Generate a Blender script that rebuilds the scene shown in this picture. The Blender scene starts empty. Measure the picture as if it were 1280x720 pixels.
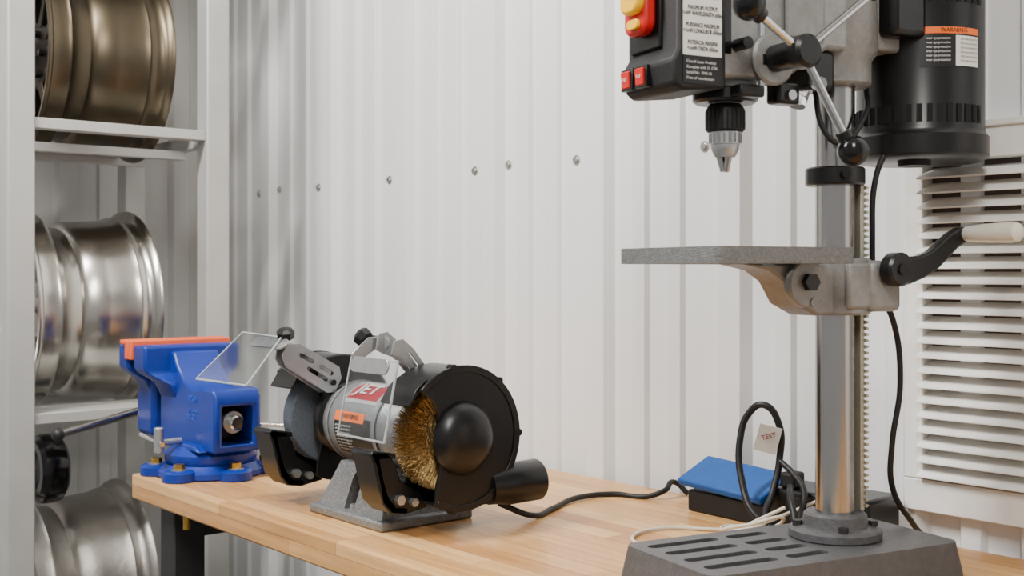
import bpy, bmesh, math, random
from math import radians, sin, cos, pi, atan2, sqrt
from mathutils import Vector, Matrix, Euler
random.seed(4)
SC = bpy.context.scene
COL = SC.collection

# ------------------------------------------------------------------ materials
def lin(c):
    return tuple(((x/255)/12.92 if x/255 <= .04045 else ((x/255+.055)/1.055)**2.4) for x in c) + (1,)

def mat(name, rgb, rough=.5, metal=0, var=.06, scale=30, bump=0, bscale=200, trans=0, coat=0, ior=1.45, emit=0):
    m = bpy.data.materials.new(name); m.use_nodes = True
    nt = m.node_tree; N = nt.nodes; L = nt.links
    b = N['Principled BSDF']
    c = lin(rgb)
    b.inputs['Roughness'].default_value = rough
    b.inputs['Metallic'].default_value = metal
    b.inputs['Transmission Weight'].default_value = trans
    b.inputs['Coat Weight'].default_value = coat
    b.inputs['IOR'].default_value = ior
    tc = N.new('ShaderNodeTexCoord')
    no = N.new('ShaderNodeTexNoise'); no.inputs['Scale'].default_value = scale; no.inputs['Detail'].default_value = 4
    L.new(tc.outputs['Object'], no.inputs['Vector'])
    rp = N.new('ShaderNodeValToRGB')
    rp.color_ramp.elements[0].position = .3; rp.color_ramp.elements[1].position = .7
    rp.color_ramp.elements[0].color = tuple(max(0, x*(1-var)) for x in c[:3])+(1,)
    rp.color_ramp.elements[1].color = tuple(min(1, x*(1+var)) for x in c[:3])+(1,)
    L.new(no.outputs['Fac'], rp.inputs['Fac']); L.new(rp.outputs['Color'], b.inputs['Base Color'])
    if bump:
        n2 = N.new('ShaderNodeTexNoise'); n2.inputs['Scale'].default_value = bscale; n2.inputs['Detail'].default_value = 3
        L.new(tc.outputs['Object'], n2.inputs['Vector'])
        bp = N.new('ShaderNodeBump'); bp.inputs['Strength'].default_value = bump; bp.inputs['Distance'].default_value = .002
        L.new(n2.outputs['Fac'], bp.inputs['Height']); L.new(bp.outputs['Normal'], b.inputs['Normal'])
    return m

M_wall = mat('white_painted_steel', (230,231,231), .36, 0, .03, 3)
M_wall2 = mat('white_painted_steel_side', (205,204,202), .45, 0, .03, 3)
M_screw = mat('screw_zinc', (190,188,184), .3, .9)
M_floor = mat('concrete', (120,118,114), .8, 0, .12, 4, .3, 40)
M_ceil = mat('ceiling_white', (200,198,194), .8)
M_black = mat('black_satin', (16,16,17), .32, 0, .1, 20)
M_blackm = mat('black_matte', (20,20,21), .6, 0, .1, 20, .2, 400)
M_blackgl = mat('black_gloss', (12,12,13), .18, 0, .05)
M_rubber = mat('black_rubber', (18,18,19), .5)
M_dark = mat('dark_steel_legs', (44,43,44), .5, .2)
M_cast = mat('cast_grey_paint', (134,134,132), .42, .25, .10, 90, .4, 200)
M_table = mat('table_ground_cast_iron', (112,113,112), .5, .35, .22, 260, .6, 500)
M_castd = mat('base_grey_paint', (84,84,86), .45, .2, .12, 90, .5, 220)
M_ham = mat('hammered_grey', (124,125,126), .4, .4, .2, 180, .9, 260)
M_motor = mat('motor_grey', (132,134,135), .38, .4, .12, 120, .4, 300)
M_steel = mat('polished_steel', (172,170,168), .2, 1, .05, 8)
M_chrome = mat('chrome', (205,205,205), .14, 1, .03)
M_zinc = mat('zinc_plate', (182,184,186), .34, .85, .08, 60)
M_alu = mat('polished_alloy', (190,186,179), .26, 1, .05, 6)
M_alu2 = mat('brushed_alloy', (168,164,158), .42, 1, .10, 9, .3, 60)
M_bronze = mat('bronze_alloy', (94,85,70), .36, 1, .08, 8)
M_bronze2 = mat('bronze_alloy_dark', (50,44,37), .42, 1, .08, 8)
M_rack = mat('rack_grey_paint', (182,181,177), .45, .2, .05, 12)
M_blue = mat('vise_blue', (17,48,142), .35, 0, .1, 20, .15, 120)
M_orange = mat('jaw_orange', (232,98,52), .5)
M_gold = mat('zinc_yellow_bolt', (190,150,70), .3, .9)
M_brass = mat('brass_wire', (200,168,112), .38, 1, .5, 300, 1.0, 300)
M_stone = mat('grinding_stone', (98,106,116), .95, 0, .25, 400, .9, 500)
M_red = mat('switch_red', (200,30,26), .35)
M_yel = mat('switch_yellow', (250,190,20), .35)
M_labw = mat('label_white', (225,223,216), .5)
M_labb = mat('label_black', (24,24,25), .4)
M_labo = mat('label_orange', (238,110,35), .45)
M_labr = mat('badge_red', (150,26,40), .35)
M_labs = mat('badge_silver', (190,190,190), .35, .5)
M_ink = mat('ink_black', (25,25,25), .6)
M_inkw = mat('ink_white', (225,225,222), .6)
M_clear = mat('clear_polycarbonate', (240,245,247), .06, 0, 0, 5, trans=1, ior=1.3)
M_edge = mat('shield_frosted_edge', (215,220,222), .35, 0, .03, 5, trans=.5, ior=1.3)
M_vent = mat('vent_white', (232,231,227), .45)
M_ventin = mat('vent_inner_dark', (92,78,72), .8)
M_ivory = mat('ivory_grip', (222,218,205), .35)
M_foam = mat('blue_case_lid', (20,82,156), .6, 0, .06, 60, .2, 300)
M_cordw = mat('white_cord', (205,198,184), .5)
M_rackz = mat('rack_teeth_steel', (172,170,155), .4, .7)
M_shade = mat('recess_shade', (6,6,6), .8)  # near-black colour painted in for the shade inside slots
M_bluel = mat('vise_blue_raised', (38,76,180), .4)

def wood():
    m = bpy.data.materials.new('maple_butcher_block'); m.use_nodes = True
    nt = m.node_tree; N = nt.nodes; L = nt.links; b = N['Principled BSDF']
    tc = N.new('ShaderNodeTexCoord'); sp = N.new('ShaderNodeSeparateXYZ'); L.new(tc.outputs['Object'], sp.inputs[0])
    ad = N.new('ShaderNodeMath'); ad.operation = 'ADD'; L.new(sp.outputs['Y'], ad.inputs[0]); L.new(sp.outputs['Z'], ad.inputs[1])
    cb = N.new('ShaderNodeCombineXYZ'); L.new(sp.outputs['X'], cb.inputs['X']); L.new(ad.outputs[0], cb.inputs['Y'])
    br = N.new('ShaderNodeTexBrick'); L.new(cb.outputs[0], br.inputs['Vector'])
    br.inputs['Scale'].default_value = 1; br.inputs['Brick Width'].default_value = .36; br.inputs['Row Height'].default_value = .04
    br.inputs['Mortar Size'].default_value = .0005; br.inputs['Mortar Smooth'].default_value = .4; br.offset = .37; br.offset_frequency = 3
    br.inputs['Color1'].default_value = lin((236,188,124)); br.inputs['Color2'].default_value = lin((196,140,80))
    br.inputs['Mortar'].default_value = lin((150,104,58))
    mp = N.new('ShaderNodeMapping'); mp.inputs['Scale'].default_value = (3, 60, 60); L.new(tc.outputs['Object'], mp.inputs[0])
    no = N.new('ShaderNodeTexNoise'); no.inputs['Scale'].default_value = 2; no.inputs['Detail'].default_value = 6; L.new(mp.outputs[0], no.inputs['Vector'])
    rp = N.new('ShaderNodeValToRGB'); rp.color_ramp.elements[0].color = (.74,.68,.62,1); rp.color_ramp.elements[1].color = (1.0,1.0,1.0,1)
    rp.color_ramp.elements[0].position = .3; rp.color_ramp.elements[1].position = .65
    L.new(no.outputs['Fac'], rp.inputs[0])
    mx = N.new('ShaderNodeMix'); mx.data_type = 'RGBA'; mx.blend_type = 'MULTIPLY'; mx.inputs[0].default_value = 1
    L.new(br.outputs['Color'], mx.inputs[6]); L.new(rp.outputs[0], mx.inputs[7]); L.new(mx.outputs[2], b.inputs['Base Color'])
    b.inputs['Roughness'].default_value = .38; b.inputs['Coat Weight'].default_value = .12
    return m
M_wood = wood()

# ------------------------------------------------------------------ mesh helpers
def empty(name, loc=(0,0,0), rotz=0, scale=1):
    e = bpy.data.objects.new(name, None); e.empty_display_size = .05
    e.location = loc; e.rotation_euler = (0,0,rotz); e.scale = (scale,)*3
    COL.objects.link(e); return e

def mk(name, bm, m, parent=None, bevel=0, seg=2, ang=35):
    bmesh.ops.recalc_face_normals(bm, faces=bm.faces)
    me = bpy.data.meshes.new(name); bm.to_mesh(me); bm.free()
    for p in me.polygons: p.use_smooth = True
    me.set_sharp_from_angle(angle=radians(ang))
    me.materials.append(m)
    o = bpy.data.objects.new(name, me); COL.objects.link(o)
    if parent: o.parent = parent
    if bevel:
        md = o.modifiers.new('bevel', 'BEVEL'); md.width = bevel; md.segments = seg; md.limit_method = 'ANGLE'; md.angle_limit = radians(40)
    return o

def box(name, lo, hi, m, parent=None, bevel=.001, rot=None, pivot=None, top=1.0, seg=2):
    bm = bmesh.new()
    lo = Vector(lo); hi = Vector(hi); c = (lo+hi)/2; h = (hi-lo)/2
    vs = []
    tx, ty = (top, top) if not isinstance(top, tuple) else top
    for z in (-1,1):
        sx = tx if z > 0 else 1; sy = ty if z > 0 else 1
        for x,y in ((-1,-1),(1,-1),(1,1),(-1,1)):
            vs.append(bm.verts.new((c.x+x*h.x*sx, c.y+y*h.y*sy, c.z+z*h.z)))
    for f in ((3,2,1,0),(4,5,6,7),(0,1,5,4),(1,2,6,5),(2,3,7,6),(3,0,4,7)):
        bm.faces.new([vs[i] for i in f])
    if rot:
        p = Vector(pivot) if pivot else c
        bmesh.ops.rotate(bm, verts=bm.verts, cent=p, matrix=Euler(rot).to_matrix())
    return mk(name, bm, m, parent, bevel, seg)

def frame_of(d):
    d = Vector(d).normalized()
    u = Vector((1,0,0))
    if abs(d.z) < .999: u = Vector((0,0,1)).cross(d).normalized()
    w = d.cross(u).normalized()
    return d, u, w

def lathe(name, prof, origin, axis, m, parent=None, n=48, bevel=0, closed=False, ang=35, a0=0, a1=2*pi):
    bm = bmesh.new(); d,u,w = frame_of(axis); o = Vector(origin); rings = []
    full = abs(a1-a0-2*pi) < 1e-6
    k = n if full else n+1
    for a,r in prof:
        if r < 1e-6:
            rings.append([bm.verts.new(o+d*a)]); continue
        rings.append([bm.verts.new(o+d*a+(u*cos(a0+(a1-a0)*i/n)+w*sin(a0+(a1-a0)*i/n))*r) for i in range(k)])
    prs = list(zip(rings, rings[1:]))
    if closed: prs.append((rings[-1], rings[0]))
    for A,B in prs:
        for i in range(n):
            j = (i+1) % k
            if len(A) == 1 and len(B) == 1: continue
            if len(A) == 1: bm.faces.new([A[0], B[i], B[j]])
            elif len(B) == 1: bm.faces.new([A[i], B[0], A[j]])
            else: bm.faces.new([A[i], A[j], B[j], B[i]])
    return mk(name, bm, m, parent, bevel, 2, ang)

def cyl(name, p0, p1, r, m, parent=None, r2=None, n=32, ch=0):
    p0 = Vector(p0); p1 = Vector(p1); L = (p1-p0).length; r2 = r if r2 is None else r2
    ch = min(ch, L/3)
    if ch: pr = [(0,0),(0,r-ch),(ch,r),(L-ch,r2),(L,r2-ch),(L,0)]
    else: pr = [(0,0),(0,r),(L,r2),(L,0)]
    return lathe(name, pr, p0, p1-p0, m, parent, n)

def ball(name, c, r, m, parent=None, sc=(1,1,1)):
    bm = bmesh.new(); bmesh.ops.create_uvsphere(bm, u_segments=24, v_segments=16, radius=r)
    for v in bm.verts: v.co = Vector((v.co.x*sc[0], v.co.y*sc[1], v.co.z*sc[2])) + Vector(c)
    return mk(name, bm, m, parent, 0, 2, 80)

def prism(name, pts, plane, lo, hi, m, parent=None, bevel=.001, rot=None, pivot=(0,0,0)):
    bm = bmesh.new()
    def P(a,b,t):
        return {'YZ':(t,a,b),'XZ':(a,t,b),'XY':(a,b,t)}[plane]
    A = [bm.verts.new(P(a,b,lo)) for a,b in pts]; B = [bm.verts.new(P(a,b,hi)) for a,b in pts]
    bm.faces.new(A[::-1]); bm.faces.new(B)
    n = len(pts)
    for i in range(n):
        j = (i+1) % n; bm.faces.new([A[i],A[j],B[j],B[i]])
    if rot: bmesh.ops.rotate(bm, verts=bm.verts, cent=Vector(pivot), matrix=Euler(rot).to_matrix())
    return mk(name, bm, m, parent, bevel)

def tube(name, pts, r, m, parent=None, cyclic=False):
    cu = bpy.data.curves.new(name, 'CURVE'); cu.dimensions = '3D'; cu.bevel_depth = r; cu.bevel_resolution = 4; cu.resolution_u = 10
    cu.use_fill_caps = True
    s = cu.splines.new('BEZIER'); s.bezier_points.add(len(pts)-1)
    for b,p in zip(s.bezier_points, pts):
        b.co = p; b.handle_left_type = b.handle_right_type = 'AUTO'
    s.use_cyclic_u = cyclic
    cu.materials.append(m)
    o = bpy.data.objects.new(name, cu); COL.objects.link(o)
    if parent: o.parent = parent
    return o

def text(name, body, loc, rot, size, m, parent=None, align='CENTER', ext=.0002, sx=1):
    cu = bpy.data.curves.new(name, 'FONT'); cu.body = body; cu.size = size; cu.extrude = ext
    cu.align_x = align; cu.align_y = 'CENTER'; cu.resolution_u = 2
    cu.materials.append(m)
    o = bpy.data.objects.new(name, cu); o.location = loc; o.rotation_euler = rot; o.scale = (sx,1,1); COL.objects.link(o)
    if parent: o.parent = parent
    return o

def cut(o, cutters):
    bpy.context.view_layer.update()
    bev = [x for x in o.modifiers if x.type == 'BEVEL']
    bw = bev[0].width if bev else 0
    for x in bev: o.modifiers.remove(x)
    for c in cutters:
        md = o.modifiers.new('cut', 'BOOLEAN'); md.operation = 'DIFFERENCE'; md.object = c; md.solver = 'EXACT'
    bpy.context.view_layer.update()
    dg = bpy.context.evaluated_depsgraph_get()
    me = bpy.data.meshes.new_from_object(o.evaluated_get(dg))
    o.modifiers.clear(); o.data = me
    for p in me.polygons: p.use_smooth = True
    me.set_sharp_from_angle(angle=radians(35))
    for c in cutters: bpy.data.objects.remove(c, do_unlink=True)
    if bw:
        md = o.modifiers.new('bevel', 'BEVEL'); md.width = bw; md.segments = 2; md.limit_method = 'ANGLE'; md.angle_limit = radians(40)

def rrect(x0,x1,y0,y1,r,n=6):
    pts = []
    for cx,cy,a in ((x1-r,y0+r,-90),(x1-r,y1-r,0),(x0+r,y1-r,90),(x0+r,y0+r,180)):
        for i in range(n+1):
            t = radians(a+90*i/n); pts.append((cx+r*cos(t), cy+r*sin(t)))
    return pts

# ------------------------------------------------------------------ camera
EYE = 1.275
cam = bpy.data.cameras.new('camera'); co = bpy.data.objects.new('camera', cam); COL.objects.link(co)
co.location = (0,0,EYE)
cam.sensor_width = 36; cam.lens = 1483/1280*36
fx, fy = -.7672, .6414
co.rotation_euler = Vector((fx, fy, 0)).to_track_quat('-Z','Y').to_euler()
cam.shift_y = -20/1280
cam.clip_start = .02
cam.dof.use_dof = True; cam.dof.focus_distance = 1.72; cam.dof.aperture_fstop = 7.0
SC.camera = co

# ------------------------------------------------------------------ room
WY = 1.535; PITCH = .315; S0 = -1.325
def corrugated(name, a0, a1, phase, plane_y, axis, m, z1=3.2):
    pts = []
    k0 = int(math.floor((a0-phase)/PITCH))-1; k1 = int(math.ceil((a1-phase)/PITCH))+1
    for k in range(k0, k1+1):
        b = phase+k*PITCH
        for off,h in ((.032,0),(.042,.021),(.088,.021),(.098,0), (.146,0),(.151,.010),(.180,.010),(.185,0),(.232,0),(.237,.010),(.264,.010),(.269,0)):
            pts.append((b+off, h))
    pts = [p for p in pts if a0 < p[0] < a1]
    pts = [(a0, pts[0][1])]+pts+[(a1, pts[-1][1])]
    bm = bmesh.new(); rows = []
    for a,h in pts:
        if axis == 'X': f = (a, plane_y-h); bk = (a, plane_y+.02)
        else: f = (plane_y+h, a); bk = (plane_y-.02, a)
        rows.append([bm.verts.new((f[0],f[1],0)), bm.verts.new((f[0],f[1],z1)), bm.verts.new((bk[0],bk[1],z1)), bm.verts.new((bk[0],bk[1],0))])
    for A,B in zip(rows, rows[1:]):
        for i in range(4):
            j = (i+1)%4; bm.faces.new([A[i],A[j],B[j],B[i]])
    bm.faces.new(rows[0]); bm.faces.new(rows[-1])
    return mk(name, bm, m, None, .0010, 2, 30)

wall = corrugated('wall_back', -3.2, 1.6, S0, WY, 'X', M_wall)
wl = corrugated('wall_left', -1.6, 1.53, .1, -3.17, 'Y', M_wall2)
box('floor', (-3.2,-2.6,-.05), (1.6,1.56,0), M_floor, None, 0)
box('ceiling', (-3.2,-2.6,3.2), (1.6,1.56,3.25), M_ceil, None, 0)
for k in range(0,8):
    x = S0-PITCH*k+.006*random.uniform(-1,1)
    z = EYE+.212
    lathe('wall_screw_%d'%k, [(0,0),(0,.0095),(.0015,.0095),(.0018,.0055),(.006,.0055),(.0065,0)], (x,WY,z), (0,-1,0), M_screw, wall, 16)
for i,x in enumerate((-1.846,-2.79)):
    lathe('seam_screw_%d'%i, [(0,0),(0,.0095),(.0015,.0095),(.0018,.0055),(.006,.0055),(.0065,0)], (x,WY,EYE+.217), (0,-1,0), M_screw, wall, 16)

# ------------------------------------------------------------------ louvered vent on wall
v = empty('louvered_vent', (0,0,0))
VX0, VX1, VZ0, VZ1 = -.935, -.47, EYE-.335, EYE+.198
yb, yf = 1.5345, 1.505
box('frame_top', (VX0,yf,VZ1-.045),(VX1,yb,VZ1), M_vent, v, .002)
box('frame_bottom', (VX0,yf,VZ0),(VX1,yb,VZ0+.045), M_vent, v, .002)
box('frame_side_a', (VX0,yf,VZ0+.045),(VX0+.03,yb,VZ1-.045), M_vent, v, .002)
box('frame_side_b', (VX1-.03,yf,VZ0+.045),(VX1,yb,VZ1-.045), M_vent, v, .002)
box('trim_lip', (VX0-.008,yf-.004,VZ1-.004),(VX1+.008,yb,VZ1+.006), M_vent, v, .002)
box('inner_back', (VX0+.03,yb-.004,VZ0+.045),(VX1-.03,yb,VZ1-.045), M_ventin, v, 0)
ns = 21
for i in range(ns):
    z = VZ0+.050+(VZ1-.045-VZ0-.052)*(i+.15)/ns
    prism('slat_%d'%i, [(yf-.010,z-.002),(yf-.010,z-.0045),(yf-.007,z-.0045),(yb-.006,z+.010),(yb-.006,z+.0125),(yf+.004,z+.0055)], 'YZ', VX0+.026, VX1-.026, M_vent, v, .0005)

# ------------------------------------------------------------------ workbench
BT = .9
wb = empty('workbench', (-2.146,.872,0))
BL = 3.0; BD = .636
box('butcher_block_top', (0,0,BT-.046),(BL,BD,BT), M_wood, wb, .004)
for i,(x0) in enumerate((.06,1.4,2.85)):
    for j,y0 in enumerate((.03,.53)):
        box('leg_%d_%d'%(i,j), (x0,y0,0),(x0+.06,y0+.06,BT-.046), M_dark, wb, .003)
    box('cross_rail_%d'%i, (x0+.01,.09,BT-.11),(x0+.05,.53,BT-.046), M_dark, wb, .002)
    box('foot_rail_%d'%i, (x0+.01,.09,.15),(x0+.05,.53,.2), M_dark, wb, .002)
box('front_apron', (.12,.10,BT-.085),(2.85,.13,BT-.046), M_dark, wb, .002)
box('rear_stretcher', (.12,.55,.25),(2.85,.58,.31), M_dark, wb, .002)
cyl('leveling_bolt', (.19,.022,BT-.075),(.19,.022,BT-.046), .006, M_gold, wb)

# ------------------------------------------------------------------ storage rack
rk = empty('storage_rack', (0,0,0))
RX0, RX1, RY0, RY1 = -3.0, -2.475, .75, 1.235
P = .055
for i,(x,y) in enumerate(((RX1-P,RY0),(RX1-P,RY1-P),(RX0,RY0),(RX0,RY1-P))):
    box('post_%d'%i, (x,y,0),(x+P,y+P,2.75), M_rack, rk, .004)
for i,z in enumerate((.345,.985,1.592,2.2)):
    box('front_rail_%d'%i, (RX1-.045,RY0+P,z-.022),(RX1-.008,RY1-P,z), M_rack, rk, .0015)
    box('front_lip_%d'%i, (RX1-.10,RY0+P,z-.004),(RX1-.045,RY1-P,z), M_rack, rk, .001)
    box('back_rail_%d'%i, (RX0+.008,RY0+P,z-.022),(RX0+.045,RY1-P,z), M_rack, rk, .0015)
    for j,y in enumerate((RY0+.004,RY1-.034)):
        box('side_rail_%d_%d'%(i,j), (RX0+P,y,z-.03),(RX1-P,y+.03,z-.001), M_rack, rk, .0015)
    dz = .032 if i == 2 else 0
    for j,x in enumerate((-2.76-.125,-2.76+.103)):
        box('cradle_%d_%d'%(i,j), (x,RY0+.034,z-.022-dz),(x+.022,RY1-.034,z-.002-dz), M_rack, rk, .0015)
box('unseen_shade_deck', (RX0+.01,RY0+.01,2.70),(RX1-.01,RY1-.01,2.72), M_rack, rk, .001)  # out-of-view deck on raised posts, added to block light from the corner

def wheel(loc, R, L, mo, mi, cap, yaw=0):
    e = empty('wheel_rim', loc, yaw)
    s = R/.2265
    prof = [(0,.2265),(.004,.2275),(.010,.224),(.014,.216),(.045,.213),(.052,.217),(.058,.210),(.074,.190),(.104,.186),(.116,.200),
            (.165,.202),(.215,.206),(.228,.212),(.234,.208),(L-.020,.210),(L-.014,.218),(L-.006,.2275),(L,.229),(L,.223),(L-.006,.216),(L-.02,.202),
            (.19,.196),(.13,.192),(.11,.181),(.078,.183),(.055,.197),(.02,.205),(.008,.207),(.002,.214)]
    lathe('barrel', [(a,r*s) for a,r in prof], (0,0,0), (0,1,0), mo, e, 96, 0, True, 50)
    lathe('hub', [(.035,0),(.035,.028),(.04,.034),(.05,.075),(.075,.08),(.08,0)], (0,0,0), (0,1,0), mi, e, 48)
    lathe('center_cap', [(.024,0),(.024,.02),(.028,.026),(.036,.026)], (0,0,0), (0,1,0), cap, e, 32)
    for i in range(10):
        t = 2*pi*i/10
        bm = bmesh.new()
        prsp = [(.065,.046,.014),(.12,.050,.010),(.188*s,.045,.016)]
        rings = []
        for r,a,w in prsp:
            rings.append([bm.verts.new((r, a, -w)), bm.verts.new((r, a, w)), bm.verts.new((r, a+.022, w*.8)), bm.verts.new((r, a+.022, -w*.8))])
        for A,B in zip(rings, rings[1:]):
            for q in range(4): bm.faces.new([A[q],A[(q+1)%4],B[(q+1)%4],B[q]])
        bm.faces.new(rings[0]); bm.faces.new(rings[-1])
        bmesh.ops.rotate(bm, verts=bm.verts, cent=(0,0,0), matrix=Matrix.Rotation(t,3,'Y'))
        mk('spoke_%d'%i, bm, mi, e, .003)
    for i in range(6):
        t = 2*pi*i/6
        cyl('lug_hole_%d'%i, (.052*cos(t),.034,.052*sin(t)), (.052*cos(t),.052,.052*sin(t)), .008, M_black, e, n=16)
    return e
wheel((-2.76,.832,EYE-.085), .2265, .272, M_alu, M_alu2, M_red)
wheel((-2.76,.852,EYE+.490), .2265, .280, M_bronze, M_bronze2, M_bronze2)
wheel((-2.76,.822,EYE-.722), .2265, .272, M_alu2, M_alu2, M_black)
wheel((-2.76,.852,EYE+1.13), .2265, .280, M_bronze2, M_bronze2, M_black)  # out-of-view wheel, added to help shade the wall behind the rack
bw = empty('rubber_wheel', (-2.66,.86,EYE-.432))
lathe('tyre', [(0,.045),(0,.062),(.008,.073),(.02,.076),(.04,.076),(.052,.073),(.06,.062),(.06,.045)], (0,0,0),(0,1,0), M_blackgl, bw, 48, 0, True)
lathe('wheel_center', [(.012,0),(.01,.02),(.014,.03),(.012,.048),(.05,.048),(.05,0)], (0,0,0),(0,1,0), M_dark, bw, 32)

# ------------------------------------------------------------------ bench vise
vs = empty('bench_vise', (-2.060,.99,BT))
lathe('base_flange', [(0,0),(0,.096),(.003,.100),(.012,.100),(.016,.094),(.024,.085),(.026,0)], (0,0,0),(0,0,1), M_blue, vs, 64)
for i,a in enumerate((0,60,120,240,300)):
    t = radians(a); cx, cy = .098*cos(t), .098*sin(t)
    lathe('base_ear_%d'%i, [(0,0),(0,.028),(.002,.030),(.016,.030),(.020,.024),(.020,0)], (cx,cy,0),(0,0,1), M_blue, vs, 32)
    cyl('washer_%d'%i, (cx,cy,.020),(cx,cy,.022), .015, M_zinc, vs)
    cyl('bolt_%d'%i, (cx,cy,.022),(cx,cy,.031), .010, M_gold, vs, n=6)
lathe('swivel_plate', [(.024,0),(.024,.080),(.030,.084),(.042,.084),(.047,.078),(.056,.066),(.056,0)], (0,0,0),(0,0,1), M_blue, vs, 64)
bod = prism('body', [(-.10,.05),(.105,.05),(.108,.056),(.108,.150),(.100,.164),(.055,.166),(.02,.160),(-.02,.172),(-.05,.20),(-.064,.225),(-.115,.225),(-.125,.20),(-.125,.07)], 'XZ', -.046, .046, M_blue, vs, .006)
c1 = box('c', (-.2,-.030,.064),(.2,.030,.134), M_blue, vs, 0)
cut(bod, [c1])
prism('body_flare', [(-.075,.05),(.075,.05),(.055,.062),(-.055,.062)], 'XZ', -.062, .062, M_blue, vs, .004)
box('beam', (-.20,-.024,.070),(.060,.024,.128), M_black, vs, .003)
cyl('screw_end', (.05,0,.103),(.106,0,.103), .0135, M_chrome, vs, ch=.003)
cyl('screw_nut', (.05,0,.103),(.090,0,.103), .020, M_zinc, vs, n=24)
def jaw(name, x0, x1, xb0, xb1, zt):
    bm = bmesh.new(); sec = [(.135,.044,xb0,xb1),(.165,.060,xb0,xb1),(.185,.092,x0,x1),(.195,.098,x0,x1),(zt,.098,x0,x1)]
    rings = []
    for z,w,a,b in sec: rings.append([bm.verts.new(p) for p in ((a,-w,z),(b,-w,z),(b,w,z),(a,w,z))])
    for A,B in zip(rings, rings[1:]):
        for q in range(4): bm.faces.new([A[q],A[(q+1)%4],B[(q+1)%4],B[q]])
    bm.faces.new(rings[0][::-1]); bm.faces.new(rings[-1])
    return mk(name, bm, M_blue, vs, .005)
jaw('fixed_jaw', -.128, -.075, -.125, -.05, .236)
jaw('moving_jaw', -.20, -.157, -.215, -.16, .236)
box('fixed_jaw_pad', (-.142,-.102,.208),(-.126,.102,.244), M_orange, vs, .002)
box('moving_jaw_pad', (-.160,-.102,.208),(-.144,.102,.244), M_orange, vs, .002)
box('moving_pad_fold', (-.178,-.104,.236),(-.158,.104,.245), M_orange, vs, .002)
prism('moving_body', [(-.225,.055),(-.150,.055),(-.150,.20),(-.185,.20),(-.215,.165),(-.232,.13),(-.232,.07)], 'XZ', -.05, .05, M_blue, vs, .010)
lathe('screw_boss', [(0,.034),(.012,.032),(.03,.026),(.034,.018),(.034,0)], (-.23,0,.098),(-1,0,0), M_blue, vs)
cyl('screw_head', (-.26,0,.098),(-.30,0,.098), .017, M_zinc, vs, ch=.002)
cyl('handle_bar', (-.283,-.185,.058),(-.283,.045,.105), .0085, M_steel, vs)
ball('handle_knob_a', (-.283,-.185,.058), .013, M_dark, vs); ball('handle_knob_b', (-.283,.045,.105), .013, M_dark, vs)
for s_ in (-1,1):
    cyl('lock_screw_%d'%(s_+1), (.0,s_*.06,.066),(.0,s_*.108,.066), .006, M_zinc, vs)
    cyl('lock_lever_%d'%(s_+1), (-.075,s_*.104,.072),(.02,s_*.104,.064), .0045, M_chrome, vs)
cyl('lock_pin', (.005,-.104,.048),(.005,-.104,.094), .009, M_zinc, vs, ch=.002)
cyl('side_lever', (.085,.055,.095),(.11,.095,.092), .004, M_chrome, vs)
text('cast_text', '6.5"', (.02,-.0465,.112), (pi/2,0,0), .026, M_bluel, vs, ext=.0008)
text('cast_text_b', 'USA', (.02,-.0465,.142), (pi/2,0,0), .018, M_bluel, vs, ext=.0008)

# ------------------------------------------------------------------ bench grinder
g = empty('bench_grinder', (-1.55,1.035,BT))
ZC = .137
gb = box('pedestal', (-.072,-.082,.0),(.116,.072,.082), M_ham, g, .006, top=(.66,.62), seg=3)
c1 = box('c', (.006,-.14,.016),(.032,-.045,.060), M_ham, g, 0)
c2 = cyl('c2', (.019,-.14,.060),(.019,-.035,.060), .013, M_ham, g)
cut(gb, [c1, c2])
box('pedestal_foot', (-.080,-.088,0),(.124,.080,.015), M_ham, g, .004)
box('pedestal_recess_shade', (.004,-.050,.018),(.034,-.044,.074), M_blackm, g, .001)  # black plate at the back of the notch, painting in its shade
cyl('pedestal_bolt', (.019,-.066,.015),(.019,-.066,.024), .007, M_zinc, g, n=6)
lathe('motor_housing', [(-.098,0),(-.098,.046),(-.09,.056),(-.07,.061),(-.066,.063),(.07,.063),(.074,.061),(.095,.056),(.118,.046),(.118,0)], (0,0,ZC),(1,0,0), M_motor, g, 64)
for i,x in enumerate((-.066,.068)):
    lathe('motor_band_%d'%i, [(0,.0635),(0,.065),(.004,.065),(.004,.0635)], (x,0,ZC),(1,0,0), M_motor, g, 64, 0, True)
lathe('black_end_ring', [(-.125,.03),(-.125,.050),(-.118,.0575),(-.100,.0585),(-.094,.054)], (0,0,ZC),(1,0,0), M_black, g, 64)
cyl('spindle', (-.2,0,ZC),(.2,0,ZC), .010, M_zinc, g)
def arc(r, a0, a1, n): return [(r*cos(radians(a0+(a1-a0)*i/n)), r*sin(radians(a0+(a1-a0)*i/n))) for i in range(n+1)]
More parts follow.
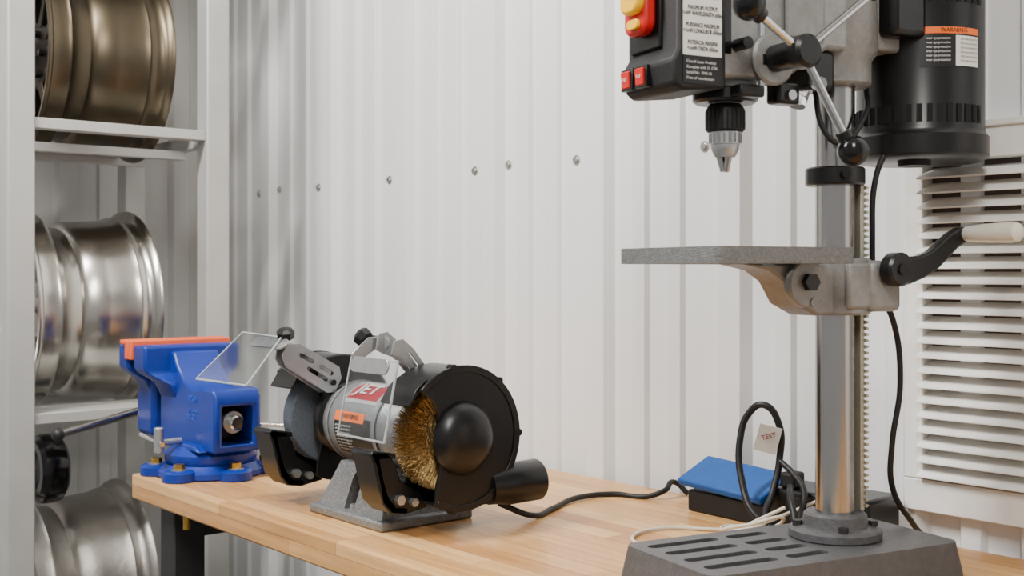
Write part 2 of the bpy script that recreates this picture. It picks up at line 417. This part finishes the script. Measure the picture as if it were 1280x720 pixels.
def guard(tag, x0, x1, outer_x, inner_x, R=.103):
    A0, A1 = -118, 136
    o = arc(R, A0, A1, 40)
    plate = [(a,b+ZC) for a,b in o]+[(-.052,.055+ZC),(-.038,.025+ZC),(-.038,-.03+ZC),(-.047,-.07+ZC)]
    prism('guard_outer_'+tag, plate, 'YZ', min(outer_x), max(outer_x), M_black, g, .003)
    prism('guard_inner_'+tag, plate, 'YZ', min(inner_x), max(inner_x), M_black, g, .002)
    band = [(a,b+ZC) for a,b in arc(R+.0005, A0, A1, 40)]+[(a,b+ZC) for a,b in arc(R-.004, A1, A0, 40)]
    prism('guard_band_'+tag, band, 'YZ', x0, x1, M_black, g, .001)
    lip = [(a,b+ZC) for a,b in arc(R+.002, A0, A1, 40)]+[(a,b+ZC) for a,b in arc(R-.008, A1, A0, 40)]
    ox = max(outer_x) if tag == 'r' else min(outer_x)-.001
    prism('guard_lip_'+tag, lip, 'YZ', ox-.002, ox+.0025, M_black, g, .001)
    prism('spark_arrestor_'+tag, [(-.060,.088+ZC),(-.078,.074+ZC),(-.092,.052+ZC),(-.089,.050+ZC),(-.075,.068+ZC),(-.058,.080+ZC)], 'YZ', x0+.004, x1-.002, M_black, g, .001)
guard('r', .125, .200, (.196,.203), (.122,.126))
guard('l', -.200, -.125, (-.203,-.196), (-.126,-.122))
def dome(tag, x, s):
    lathe('spindle_dome_'+tag, [(0,.053),(.003,.053),(.007,.050),(.014,.045),(.020,.036),(.024,.024),(.026,.012),(.0265,0)], (x,0,ZC),(s,0,0), M_black, g, 64, ang=60)
dome('r', .203, 1); dome('l', -.203, -1)
for i,a in enumerate((-100,-50,0,50,100)):
    t = radians(a)
    for tag,x,s in (('r',.206,1),('l',-.206,-1)):
        cyl('guard_screw_%s%d'%(tag,i), (x,.103*cos(t),ZC+.103*sin(t)),(x-s*.012,.103*cos(t),ZC+.103*sin(t)), .0055, M_black, g, n=12)
lathe('grinding_wheel', [(-.180,0),(-.180,.076),(-.178,.078),(-.152,.078),(-.150,.076),(-.150,.030),(-.146,.030),(-.146,0)], (0,0,ZC),(1,0,0), M_stone, g, 64)
bm = bmesh.new()
lathe('wire_wheel_core', [(.136,0),(.136,.03),(.146,.064),(.176,.064),(.184,.03),(.184,0)], (0,0,ZC),(1,0,0), M_brass, g, 64)
for i in range(5200):
    t = random.uniform(0,2*pi); x = random.uniform(.138,.184); r1 = random.uniform(.073,.081); r0 = .040
    t2 = t+random.uniform(-.08,.08); x2 = .162+(x-.162)*random.uniform(.75,1.15)
    p0 = Vector((.162+(x-.162)*.8, r0*cos(t), ZC+r0*sin(t))); p1 = Vector((x2, r1*cos(t2), ZC+r1*sin(t2)))
    tv = Vector((0,-sin(t),cos(t)))*.0004; xv = Vector((.0004,0,0))
    a = [bm.verts.new(p) for p in (p0+tv, p0+xv, p0-tv, p0-xv)]; b_ = [bm.verts.new(p) for p in (p1+tv, p1+xv, p1-tv, p1-xv)]
    for q in range(4): bm.faces.new([a[q],a[(q+1)%4],b_[(q+1)%4],b_[q]])
    bm.faces.new(b_)
mk('wire_bristles', bm, M_brass, g)
lathe('dust_port', [(0,0),(0,.026),(.02,.028),(.03,.031),(.088,.031),(.091,.029),(.091,.0255),(.07,.0255),(.07,0)], (.185,.058,.058),(.12,1,.04), M_black, g, 48)
box('dust_shroud', (.13,.02,.036),(.203,.085,.085), M_black, g, .006)
for tag,xc in (('r',.132),('l',-.160)):
    wing = [(-.128,.120),(-.124,.125),(-.098,.120),(-.086,.104),(-.078,.080),(-.04,.055),(-.03,.036),(-.07,.030),(-.095,.034),(-.108,.050),(-.114,.080),(-.120,.105)]
    prism('tool_rest_arm_'+tag, wing, 'YZ', xc+.020, xc+.027, M_black, g, .002)
    lipw = [(-.128,.120),(-.124,.126),(-.086,.118),(-.086,.111),(-.112,.112),(-.106,.085),(-.098,.060),(-.085,.043),(-.065,.040),(-.065,.030),(-.092,.034),(-.108,.050),(-.116,.080),(-.122,.105)]
    prism('tool_rest_'+tag, lipw, 'YZ', xc-.026, xc+.027, M_black, g, .0015)
    cyl('rest_bolt_'+tag, (xc+.026,-.082,.053),(xc+.036,-.082,.053), .0075, M_zinc, g, n=6)
    cyl('rest_bolt2_'+tag, (xc+.026,-.058,.047),(xc+.036,-.058,.047), .0065, M_zinc, g, n=6)
def slab4(name, pts, th, m, parent, bevel=.0008):
    bm = bmesh.new(); P4 = [Vector(p) for p in pts]; n = (P4[1]-P4[0]).cross(P4[2]-P4[1]).normalized()*th/2
    A = [bm.verts.new(p-n) for p in P4]; B = [bm.verts.new(p+n) for p in P4]
    bm.faces.new(A[::-1]); bm.faces.new(B); k = len(P4)
    for i in range(k): bm.faces.new([A[i],A[(i+1)%k],B[(i+1)%k],B[i]])
    return mk(name, bm, m, parent, bevel)
def shield(tag, q):
    slab4('eye_shield_'+tag, q, .003, M_clear, g)
    q = [Vector(p) for p in q]
    for i in range(4): cyl('shield_edge_%s%d'%(tag,i), q[i], q[(i+1)%4], .0018, M_edge, g, n=10)
shield('r', [(.085,-.112,.252),(.203,-.112,.252),(.203,-.135,.143),(.085,-.135,.143)])
shield('l', [(-.24,-.118,.275),(-.112,-.118,.272),(-.085,-.192,.203),(-.24,-.200,.203)])
def bracket(name, p0, p1, w, th, side, m=M_zinc):
    p0 = Vector(p0); p1 = Vector(p1); d = (p1-p0).normalized(); s = Vector(side); s = (s-d*s.dot(d)).normalized(); n = d.cross(s)
    L = (p1-p0).length; bm = bmesh.new()
    pts = [(0,-w/2)]+[(L+w/2*sin(radians(t)), -w/2*cos(radians(t))) for t in range(0,181,20)]+[(0,w/2)]+[(-w/2*sin(radians(t)), w/2*cos(radians(t))) for t in range(20,180,20)]
    A = [bm.verts.new(p0+d*a+s*b-n*th/2) for a,b in pts]; B = [bm.verts.new(p0+d*a+s*b+n*th/2) for a,b in pts]
    bm.faces.new(A[::-1]); bm.faces.new(B); k = len(pts)
    for i in range(k): bm.faces.new([A[i],A[(i+1)%k],B[(i+1)%k],B[i]])
    return mk(name, bm, m, g, .0004)
def slotted(tag, x, pts, slots, m=M_zinc):
    o = prism('bracket_'+tag, pts, 'YZ', x, x+.003, m, g, .0006)
    cs = []
    for (y0,z0,y1,z1,w) in slots:
        d = Vector((y1-y0,z1-z0)); d.normalize(); nn = Vector((-d.y,d.x)); pp = []
        for t in range(-90,91,30): pp.append((y1+ (d.x*cos(radians(t))+nn.x*sin(radians(t)))*w, z1+(d.y*cos(radians(t))+nn.y*sin(radians(t)))*w))
        for t in range(90,271,30): pp.append((y0+ (d.x*cos(radians(t))+nn.x*sin(radians(t)))*w, z0+(d.y*cos(radians(t))+nn.y*sin(radians(t)))*w))
        cs.append(prism('c', pp, 'YZ', x-.01, x+.02, m, g, 0))
    cut(o, cs)
slotted('arm_l', -.098, [(-.125,.244),(-.118,.262),(-.094,.262),(-.022,.222),(-.018,.204),(-.030,.182),(-.045,.182),(-.118,.226)], [(-.092,.244,-.072,.233,.0035),(-.056,.224,-.036,.212,.0035),(-.078,.222,-.046,.203,.0035)])
slotted('arm_l2', -.122, [(-.125,.240),(-.118,.262),(-.094,.262),(-.022,.215),(-.030,.180),(-.045,.180),(-.118,.228)], [(-.095,.240,-.05,.21,.004)])
prism('bracket_web_l', [(-.122,.259),(-.095,.2605),(-.060,.241),(-.060,.238),(-.095,.2575),(-.122,.256)], 'YZ', -.122, -.096, M_zinc, g, .0005)
bracket('shield_clamp_l', (-.175,-.128,.262), (-.100,-.122,.262), .022, .003, (0,1,.9))
cyl('pivot_bolt_l', (-.125,-.035,.198),(-.090,-.035,.198), .005, M_black, g, n=6)
cyl('knob_stem_l', (-.118,-.105,.256),(-.118,-.108,.285), .004, M_zinc, g)
lathe('knob_l', [(0,0),(0,.009),(.003,.014),(.013,.015),(.018,.011),(.019,0)], (-.118,-.106,.268),(0.2,-.2,1), M_black, g, 8)
slotted('arm_r', .100, [(-.082,.262),(-.078,.285),(-.062,.288),(-.03,.262),(0,.225),(.012,.205),(-.004,.198),(-.028,.225),(-.052,.250),(-.070,.256)], [(-.040,.256,-.010,.222,.0035)])
slotted('arm_r2', .122, [(-.070,.256),(-.066,.275),(-.050,.278),(-.03,.262),(0,.225),(.012,.205),(-.004,.198),(-.028,.225),(-.052,.248)], [(-.040,.254,-.010,.220,.0035)])
bracket('bracket_link_r', (.075,-.085,.275), (.100,-.068,.272), .020, .003, (0,0,1))
bracket('shield_clamp_r', (.100,-.116,.243), (.175,-.116,.243), .022, .003, (0,.2,1))
prism('shield_hanger_r', [(-.115,.240),(-.078,.262),(-.074,.280),(-.090,.280),(-.118,.258)], 'YZ', .092,.095, M_zinc, g, .0008)
cyl('knob_stem_r', (.090,-.08,.272),(.065,-.083,.276), .004, M_zinc, g)
lathe('knob_r', [(0,0),(0,.009),(.003,.014),(.013,.015),(.018,.011),(.019,0)], (.086,-.086,.274),(-.6,-.3,.5), M_black, g, 8)
def patch(name, c, R, xr, az0, az1, m, parent, axis='X', n=14):
    bm = bmesh.new(); A=[];B=[]
    for i in range(n+1):
        t = radians(az0+(az1-az0)*i/n)
        if axis == 'X':
            y, z = -R*cos(t), R*sin(t)
            A.append(bm.verts.new((c[0]+xr[0], c[1]+y, c[2]+z))); B.append(bm.verts.new((c[0]+xr[1], c[1]+y, c[2]+z)))
        else:
            A.append(bm.verts.new((c[0]+R*cos(t), c[1]+R*sin(t), c[2]+xr[0]))); B.append(bm.verts.new((c[0]+R*cos(t), c[1]+R*sin(t), c[2]+xr[1])))
    for i in range(n): bm.faces.new([A[i],A[i+1],B[i+1],B[i]])
    return mk(name, bm, m, parent)
gc = (0,0,ZC)
patch('badge', gc, .0636, (-.036,.058), 36, 84, M_labs, g)
patch('badge_red', gc, .0640, (-.031,.053), 42, 78, M_labr, g)
t = radians(60); text('badge_text', 'JET', (.011,-.0655*cos(t),ZC+.0655*sin(t)), (pi/2-t,0,0), .034, M_inkw, g, sx=1.2)
patch('plate_dark', gc, .0636, (-.043,.059), -40, 14, M_labb, g)
patch('plate_orange', gc, .0638, (-.043,.040), 8, 22, M_labo, g)
t = radians(15); text('warning_text', 'WARNING', (-.001,-.0643*cos(t),ZC+.0643*sin(t)), (pi/2-t,0,0), .011, M_ink, g)
for i,a in enumerate(range(2,-38,-5)):
    t = radians(a); text('plate_line_%d'%i, 'safety glasses required for use'[:28-2*(i%3)], (-.040,-.0643*cos(t),ZC+.0643*sin(t)), (pi/2-t,0,0), .0045, M_inkw, g, 'LEFT', 0)

# ------------------------------------------------------------------ drill press (local x right side, -y front)
KS = 1.0274
dp = empty('drill_press', (-.8885,1.275,BT), radians(-12.9), KS)
H = .365
DY = .038
base = prism('base', rrect(-.090,.098,-.300+DY,.085+DY,.018), 'XY', 0, .040, M_castd, dp, .004)
for vtx in base.data.vertices:
    if vtx.co.z > .02: vtx.co.x *= .94; vtx.co.y = (vtx.co.y+.10-DY)*.96-.10+DY
cs = []
for yy in ((-.275,-.175),(-.160,-.075)):
    for xx in (-.055,-.018,.019,.056):
        cs.append(prism('c', rrect(xx-.008,xx+.008,yy[0]+DY,yy[1]+(DY if yy[0]<-.2 else .012),.0079), 'XY', .028, .06, M_castd, dp, 0))
cut(base, cs)
box('base_slot_shade', (-.070,-.275+DY,.0283),(.072,-.06,.0290), M_shade, dp, 0)  # dark sheet along the slot bottoms, standing in for their shade
lathe('column_flange', [(.040,0),(.040,.054),(.042,.056),(.050,.056),(.053,.052),(.055,.040),(.068,.038),(.071,.035),(.071,0)], (0,0,0),(0,0,1), M_castd, dp, 64)
for i in range(4):
    t = radians(45+90*i+15); cyl('flange_bolt_%d'%i, (.046*cos(t),.046*sin(t),.052),(.046*cos(t),.046*sin(t),.060), .006, M_dark, dp, n=6)
cyl('column', (0,0,.05),(0,0,.80), .0238, M_steel, dp, n=64)
box('rack_bar', (.0,.0245,.072),(.018,.031,H+.11), M_rackz, dp, .0005)
bm = bmesh.new()
z = .076
while z < H+.105:
    vv = [bm.verts.new(p) for p in ((.001,.031,z),(.021,.031,z),(.021,.035,z+.0012),(.001,.035,z+.0012),(.001,.031,z+.0045),(.021,.031,z+.0045),(.021,.035,z+.0033),(.001,.035,z+.0033))]
    for q in ((3,2,1,0),(4,5,6,7),(0,1,5,4),(1,2,6,5),(2,3,7,6),(3,0,4,7)): bm.faces.new([vv[k] for k in q])
    z += .0075
mk('rack_teeth', bm, M_rackz, dp)
lathe('rack_collar', [(0,.0242),(0,.034),(.002,.036),(.020,.036),(.022,.034),(.022,.0242)], (0,0,H+.106),(0,0,1), M_black, dp, 48, 0, True)
cyl('collar_screw', (.03,-.015,H+.117),(.042,-.02,H+.117), .005, M_black, dp, n=8)
tb = prism('table', rrect(-.099,.099,-.252,-.057,.010), 'XY', H+.0095, H+.028, M_table, dp, .0015)
cs = []
for a in (45,135,225,315):
    t = radians(a); cx,cy = .052*cos(t), -.155+.052*sin(t)
    c = prism('c', rrect(-.030,.030,-.006,.006,.0059), 'XY', H, H+.05, M_cast, dp, 0)
    c.data.transform(Matrix.Translation((cx,cy,0)) @ Matrix.Rotation(t,4,'Z')); cs.append(c)
cs.append(cyl('c', (0,-.155,H),(0,-.155,H+.05), .018, M_cast, dp))
cut(tb, cs)
prism('table_arm', [(-.165,H+.0095),(-.04,H+.0095),(-.02,H+.01),(-.02,H-.05),(-.055,H-.052),(-.085,H-.038),(-.102,H-.012),(-.125,H+.002)], 'YZ', -.022, .030, M_cast, dp, .004)
lathe('tilt_boss', [(0,0),(0,.026),(.004,.028),(.012,.028),(.014,.026),(.014,0)], (.028,-.078,H-.014),(1,0,0), M_cast, dp, 48)
cyl('tilt_bolt', (.042,-.078,H-.012),(.050,-.078,H-.012), .011, M_black, dp, n=6)
cyl('tilt_pin', (.030,-.070,H-.036),(.044,-.070,H-.036), .006, M_cast, dp)
lathe('clamp_sleeve', [(0,.0245),(0,.040),(.003,.043),(.066,.043),(.069,.040),(.069,.0245)], (0,0,H-.052),(0,0,1), M_cast, dp, 64, 0, True)
box('gear_housing', (-.012,.012,H-.048),(.050,.062,H+.014), M_cast, dp, .008, seg=3)
box('clamp_ear', (-.03,-.02,H-.045),(.046,.02,H+.012), M_cast, dp, .005)
cyl('clamp_bolt', (.0,.062,H-.03),(.0,.075,H-.03), .007, M_black, dp, n=6)
cyl('crank_shaft', (.04,.040,H+.003),(.066,.040,H+.003), .010, M_zinc, dp)
cyl('crank_hub', (.052,.040,H+.003),(.072,.040,H+.003), .0205, M_black, dp, ch=.003)
cyl('crank_screw', (.072,.040,H+.003),(.0745,.040,H+.003), .007, M_blackm, dp)
def ribbon(name, path, x0, x1, m):
    P3 = [Vector((0,a,b)) for a,b,_ in path]; up=[]; dn=[]
    for i,(a,b,w) in enumerate(path):
        d = (P3[min(i+1,len(path)-1)]-P3[max(i-1,0)]).normalized(); nn = Vector((0,-d.z,d.y))
        up.append((a+nn.y*w, b+nn.z*w)); dn.append((a-nn.y*w, b-nn.z*w))
    return prism(name, up+dn[::-1], 'YZ', x0, x1, m, dp, .003)
ribbon('crank_arm', [(.035,H+.001,.019),(.055,H+.002,.0165),(.075,H+.006,.014),(.095,H+.014,.0125),(.112,H+.026,.0115),(.128,H+.038,.011),(.142,H+.045,.0105),(.156,H+.047,.009)], .056, .070, M_black)
lathe('crank_grip', [(0,0),(0,.008),(.004,.0095),(.03,.0115),(.070,.0125),(.078,.011),(.082,.006),(.083,0)], (.068,.148,H+.047),(1,0,0), M_ivory, dp, 32)
lathe('head_collar', [(0,.0245),(0,.040),(.003,.043),(.03,.043),(.04,.05),(.27,.05),(.27,.0245)], (0,0,H+.226),(0,0,1), M_cast, dp, 64, 0, True)
prism('head_casting', [(.03,H+.262),(-.05,H+.262),(-.085,H+.240),(-.120,H+.218),(-.210,H+.218),(-.210,H+.49),(.03,H+.49)], 'YZ', -.048, .044, M_cast, dp, .006)
box('head_side_rib', (.044,-.118,H+.27),(.050,-.06,H+.46), M_cast, dp, .003)
cyl('quill_boss', (0,-.167,H+.205),(0,-.167,H+.24), .036, M_cast, dp, ch=.003, n=48)
lathe('depth_collar', [(0,.014),(0,.034),(.003,.038),(.014,.038),(.018,.034),(.018,.014)], (0,-.167,H+.196),(0,0,1), M_black, dp, 48, 0, True)
box('collar_tab', (.03,-.185,H+.198),(.052,-.150,H+.212), M_black, dp, .003)
cyl('stop_rod', (.045,-.150,H+.205),(.045,-.150,H+.33), .0035, M_zinc, dp)
cyl('stop_nut', (.045,-.150,H+.235),(.045,-.150,H+.247), .008, M_black, dp, n=16)
cyl('quill', (0,-.167,H+.182),(0,-.167,H+.215), .018, M_steel, dp)
lathe('chuck_sleeve', [(0,0),(0,.0205),(.002,.0225),(.026,.0225),(.030,.020),(.036,.015),(.036,0)], (0,-.167,H+.163),(0,0,1), M_blackm, dp, 48)
for i in range(24):
    t = 2*pi*i/24; cyl('knurl_%d'%i, (.0223*cos(t),-.167+.0223*sin(t),H+.166),(.0223*cos(t),-.167+.0223*sin(t),H+.187), .0011, M_black, dp, n=8)
lathe('chuck_body', [(0,0),(0,.0115),(.003,.0135),(.010,.0165),(.0145,.0168),(.015,.0182),(.029,.0184),(.030,.016)], (0,-.167,H+.1335),(0,0,1), M_zinc, dp, 48)
for i in range(18):
    t = 2*pi*i/18; cyl('gear_tooth_%d'%i, (.0178*cos(t),-.167+.0178*sin(t),H+.150),(.0178*cos(t),-.167+.0178*sin(t),H+.161), .0016, M_steel, dp, n=8)
for i in range(3):
    t = 2*pi*i/3; cyl('jaw_%d'%i, (.0022*cos(t),-.167+.0022*sin(t),H+.117),(.0065*cos(t),-.167+.0065*sin(t),H+.136), .0034, M_steel, dp, r2=.0045, n=12)
box('laser_module', (.012,-.118,H+.196),(.036,-.085,H+.222), M_black, dp, .004)
cyl('laser_lens', (.036,-.10,H+.206),(.040,-.10,H+.206), .006, M_zinc, dp)
box('work_light', (-.02,-.075,H+.215),(.04,-.035,H+.262), M_black, dp, .006)
cyl('work_light_lens', (.01,-.072,H+.200),(.01,-.065,H+.216), .013, M_clear, dp)
prism('control_box', [(-.203,H+.205),(-.262,H+.199),(-.272,H+.206),(-.276,H+.232),(-.268,H+.245),(-.268,H+.52),(-.203,H+.52)], 'YZ', -.052, .050, M_blackm, dp, .004)
for i,x in enumerate((-.036,-.007)):
    box('rocker_frame_%d'%i, (x-.012,-.280,H+.208),(x+.012,-.270,H+.233), M_black, dp, .001)
    box('rocker_%d'%i, (x-.008,-.2825,H+.211),(x+.008,-.276,H+.230), M_red, dp, .001, rot=(.12,0,0))
    text('rocker_mark_%d'%i, 'I O', (x,-.2830,H+.2205), (pi/2,0,0), .006, M_inkw, dp)
box('switch_plate', (-.042,-.272,H+.250),(.020,-.267,H+.345), M_black, dp, .002)
prism('safety_paddle_red', rrect(-.030,.014,H+.266,H+.325,.014), 'XZ', -.288,-.272, M_red, dp, .004)
prism('safety_key_yellow', rrect(-.024,.014,H+.288,H+.340,.014), 'XZ', -.298,-.286, M_yel, dp, .004)
prism('safety_key_bar', rrect(-.016,.006,H+.272,H+.283,.005), 'XZ', -.293,-.288, M_yel, dp, .001)
XL = .0503
box('label_white', (XL-.0005,-.262,H+.238),(XL+.0003,-.210,H+.50), M_labw, dp, 0)
R_side = (pi/2,0,pi/2)
box('label_lower_black', (XL-.0005,-.262,H+.207),(XL+.0004,-.210,H+.2375), M_labb, dp, 0)
ln = ['RAYONNEMENT LASER','EVITER EXPOSITION','DIRECTE DES YEUX','','MAXIMUM OUTPUT','<1mW WAVELENGTH 650nm','','PUISSANCE MAXIMUM','<1mW LONGUEUR 650nm','','POTENCIA MAXIMA','<1mW ONDA 650nm']
for i,s in enumerate(ln):
    if s: text('label_line_%d'%i, s, (XL+.0008,-.236,H+.316-.0064*i), R_side, .0066, M_ink, dp, ext=.0002, sx=.68)
text('label_line_top', 'DANGER', (XL+.0006,-.236,H+.330), R_side, .012, M_ink, dp, ext=0)
for i in range(4):
    text('label_small_%d'%i, ('Class II Laser Product','Complies with 21 CFR','Serial No. 1040.10','Date of manufacture')[i], (XL+.0007,-.258,H+.231-.006*i), R_side, .0045, M_inkw, dp, 'LEFT', 0)
HU = Vector((0,-.136,H+.243))
cyl('hub_base', (.044,HU.y,HU.z),(.052,HU.y,HU.z), .030, M_cast, dp, ch=.003)
cyl('hub', (.050,HU.y,HU.z),(.095,HU.y,HU.z), .0155, M_black, dp, ch=.003)
cyl('hub_nose', (.090,HU.y,HU.z),(.112,HU.y,HU.z), .019, M_black, dp, ch=.004)
for i,(a,L_) in enumerate(((-117,.122),(24,.098),(141,.135))):
    t = radians(a); y1 = HU.y-L_*cos(t); z1 = HU.z+L_*sin(t)
    cyl('feed_spoke_%d'%i, (.098,HU.y,HU.z),(.116,y1,z1), .0047, M_chrome, dp)
    ball('feed_ball_%d'%i, (.118,y1,z1), .0178, M_blackgl, dp)
    d = Vector((.018,y1-HU.y,z1-HU.z)).normalized()
    q = Vector((.116,y1,z1)); cyl('ball_neck_%d'%i, q-d*.024, q, .009, M_black, dp)
cyl('quill_lock', (.044,-.185,H+.255),(.066,-.185,H+.255), .007, M_black, dp)
box('depth_scale', (.0440,-.205,H+.245),(.0445,-.192,H+.40), M_blackgl, dp, 0)
cyl('laser_knob', (.03,-.06,H+.225),(.058,-.075,H+.218), .008, M_zinc, dp)
box('belt_cover', (-.095,-.245,H+.49),(.095,.225,H+.57), M_blackm, dp, .015, seg=4)
MY = .1416
lathe('motor_body', [(.0,0),(.0,.074),(.004,.081),(.006,.0835),(.030,.0835),(.034,.080),(.038,.0785),(.24,.0785),(.25,.082),(.29,.082),(.30,.07),(.34,.04),(.34,0)], (0,MY,H+.140),(0,0,1), M_black, dp, 72)
cyl('motor_foot', (.02,MY-.03,H+.133),(.02,MY-.03,H+.144), .02, M_blackm, dp)
def on_motor(az, r, z): t = radians(az); return Vector((r*cos(t), MY+r*sin(t), z))
for i in range(-9,8):
    az = -46+i*9
    for k,(z0,z1) in enumerate(((H+.184,H+.206),(H+.330,H+.352))):
        p = on_motor(az,.0784,z0); t = radians(az)
        bx = box('vent_slot_shade_%d_%d'%(i+9,k), (-.0004,-.0030,z0),(.0004,.0030,z1), M_shade, dp, 0)  # dark strip painted for an opening's shade, nothing is cut here
        bx.location = (p.x,p.y,0); bx.rotation_euler = (0,0,t)
        bx = box('vent_louver_%d_%d'%(i+9,k), (-.001,-.0040,z0),(.0018,-.0032,z1), M_blackm, dp, 0)
        bx.location = (p.x,p.y,0); bx.rotation_euler = (0,0,t)
box('motor_mount', (-.035,.035,H+.27),(.035,.085,H+.36), M_cast, dp, .004)
box('cord_box', (.030,MY-.105,H+.285),(.062,MY-.050,H+.40), M_black, dp, .008)
mc = (0,MY,0)
patch('motor_label', mc, .0789, (H+.250,H+.300), -46, 14, M_labb, dp, 'Z')
patch('motor_label_orange', mc, .0792, (H+.291,H+.299), -45, 13, M_labo, dp, 'Z')
patch('motor_label_white', mc, .0791, (H+.252,H+.289), -14, 13, M_labw, dp, 'Z')
for i in range(6):
    for j,(az,mm) in enumerate(((-30,M_inkw),(0,M_ink))):
        p = on_motor(az,.0797,H+.285-.0053*i)
        text('motor_label_line_%d_%d'%(i,j), 'wear eye protection', p, (pi/2,0,radians(az)+pi/2), .0044, mm, dp, ext=0, sx=.8)
p = on_motor(-16,.0799,H+.295); text('motor_label_warning', 'WARNING', p, (pi/2,0,radians(-16)+pi/2), .0075, M_ink, dp, ext=0)
tube('motor_lead', [(.0,.05,H+.23),(.03,.02,H+.19),(.035,-.03,H+.155),(.03,-.045,H+.17),(.02,-.05,H+.22)], .0035, M_rubber, dp)
tube('power_lead', [(.02,.07,H+.16),(.012,.056,H+.12),(.006,.055,H+.05),(-.002,.070,H-.02),(-.005,.100,H-.06),(-.004,.112,H-.14),(-.008,.102,H-.22),(-.012,.105,H-.27),(-.03,.16,H-.33),(-.05,.20,.010)], .0038, M_rubber, dp)

# ------------------------------------------------------------------ cords and boxes on bench
tube('grinder_power_cord', [(-1.37,1.12,.93),(-1.355,1.17,.908),(-1.385,1.24,.9045),(-1.42,1.33,.906),(-1.41,1.40,.9045),(-1.36,1.425,.9045),(-1.34,1.45,.915),(-1.345,1.475,.925),(-1.325,1.49,.906)], .0045, M_rubber)

cb = empty('blue_lid_case', (-1.185,1.445,BT), radians(-3))
box('case_body', (-.068,-.040,0),(.090,.045,.034), M_blackm, cb, .004)
box('case_lid', (-.082,-.046,.035),(.088,.030,.047), M_foam, cb, .003, rot=(.42,.04,0), pivot=(0,-.046,.037))
ab = empty('black_power_adapter', (-1.03,1.44,BT), radians(4))
box('adapter_body', (-.060,-.04,0),(.10,.05,.062), M_black, ab, .006)
box('adapter_band', (-.03,-.0415,.008),(.08,-.0395,.052), M_blackm, ab, .001)
box('adapter_plug', (-.045,-.035,.062),(-.02,-.005,.085), M_blackm, ab, .004)
tube('black_cord_loop', [(-1.03,1.37,.906),(-1.075,1.355,.925),(-1.115,1.37,.97),(-1.130,1.385,1.03),(-1.122,1.395,1.066),(-1.098,1.40,1.080),(-1.080,1.41,1.055),(-1.078,1.41,1.00),(-1.075,1.39,.955),(-1.06,1.355,.925),(-1.02,1.34,.9045)], .0052, M_rubber)
tube('black_cord_lead', [(-1.078,1.41,1.00),(-1.05,1.405,.985),(-1.02,1.39,.965),(-1.00,1.35,.925),(-.98,1.33,.906)], .0045, M_rubber)
tg = empty('cord_tag', (-1.085,1.393,1.032), radians(50))
box('tag_sheet', (-.018,-.001,-.020),(.016,.0,.020), M_labw, tg, .0003, rot=(.1,.25,0))
text('tag_text', 'TEST', (0,-.0025,.004), (pi/2,-.25,0), .010, M_labr, tg)
tube('white_cord', [(-1.0,1.40,.955),(-1.04,1.36,.93),(-1.065,1.33,.915),(-1.09,1.30,.912),(-1.05,1.31,.925),(-1.02,1.34,.935),(-1.06,1.35,.9085),(-1.13,1.32,.9035),(-1.18,1.27,.9035),(-1.17,1.20,.9035),(-1.11,1.165,.9035),(-1.02,1.17,.9035)], .0026, M_cordw)
tube('white_cord_tail', [(-1.03,1.36,.945),(-1.06,1.335,.925),(-1.10,1.33,.9035),(-1.13,1.345,.9035),(-1.10,1.37,.9035),(-1.04,1.33,.9035)], .0026, M_cordw)
tube('grey_cord', [(-1.04,1.385,.97),(-1.01,1.345,.965),(-.985,1.32,.93),(-.985,1.30,.9045),(-1.03,1.29,.9045)], .0045, M_rubber)

# ------------------------------------------------------------------ lights
def area(name, loc, tgt, sx, sy, power, col=(1,.975,.94)):
    l = bpy.data.lights.new(name, 'AREA'); l.shape = 'RECTANGLE'; l.size = sx; l.size_y = sy; l.energy = power; l.color = col
    o = bpy.data.objects.new(name, l); o.location = loc
    o.rotation_euler = (Vector(tgt)-Vector(loc)).to_track_quat('-Z','Y').to_euler(); COL.objects.link(o)
area('ceiling_light', (-1.75,-.1,2.95), (-1.35,1.4,1.1), .25, 1.2, 105)
area('ceiling_light.001', (.3,-.2,2.95), (-1.0,1.4,1.1), .25, 1.2, 62, (1,.96,.90))
w = bpy.data.worlds.new('world'); SC.world = w; w.use_nodes = True
bg = w.node_tree.nodes['Background']; bg.inputs[0].default_value = (1,.985,.96,1); bg.inputs[1].default_value = .48
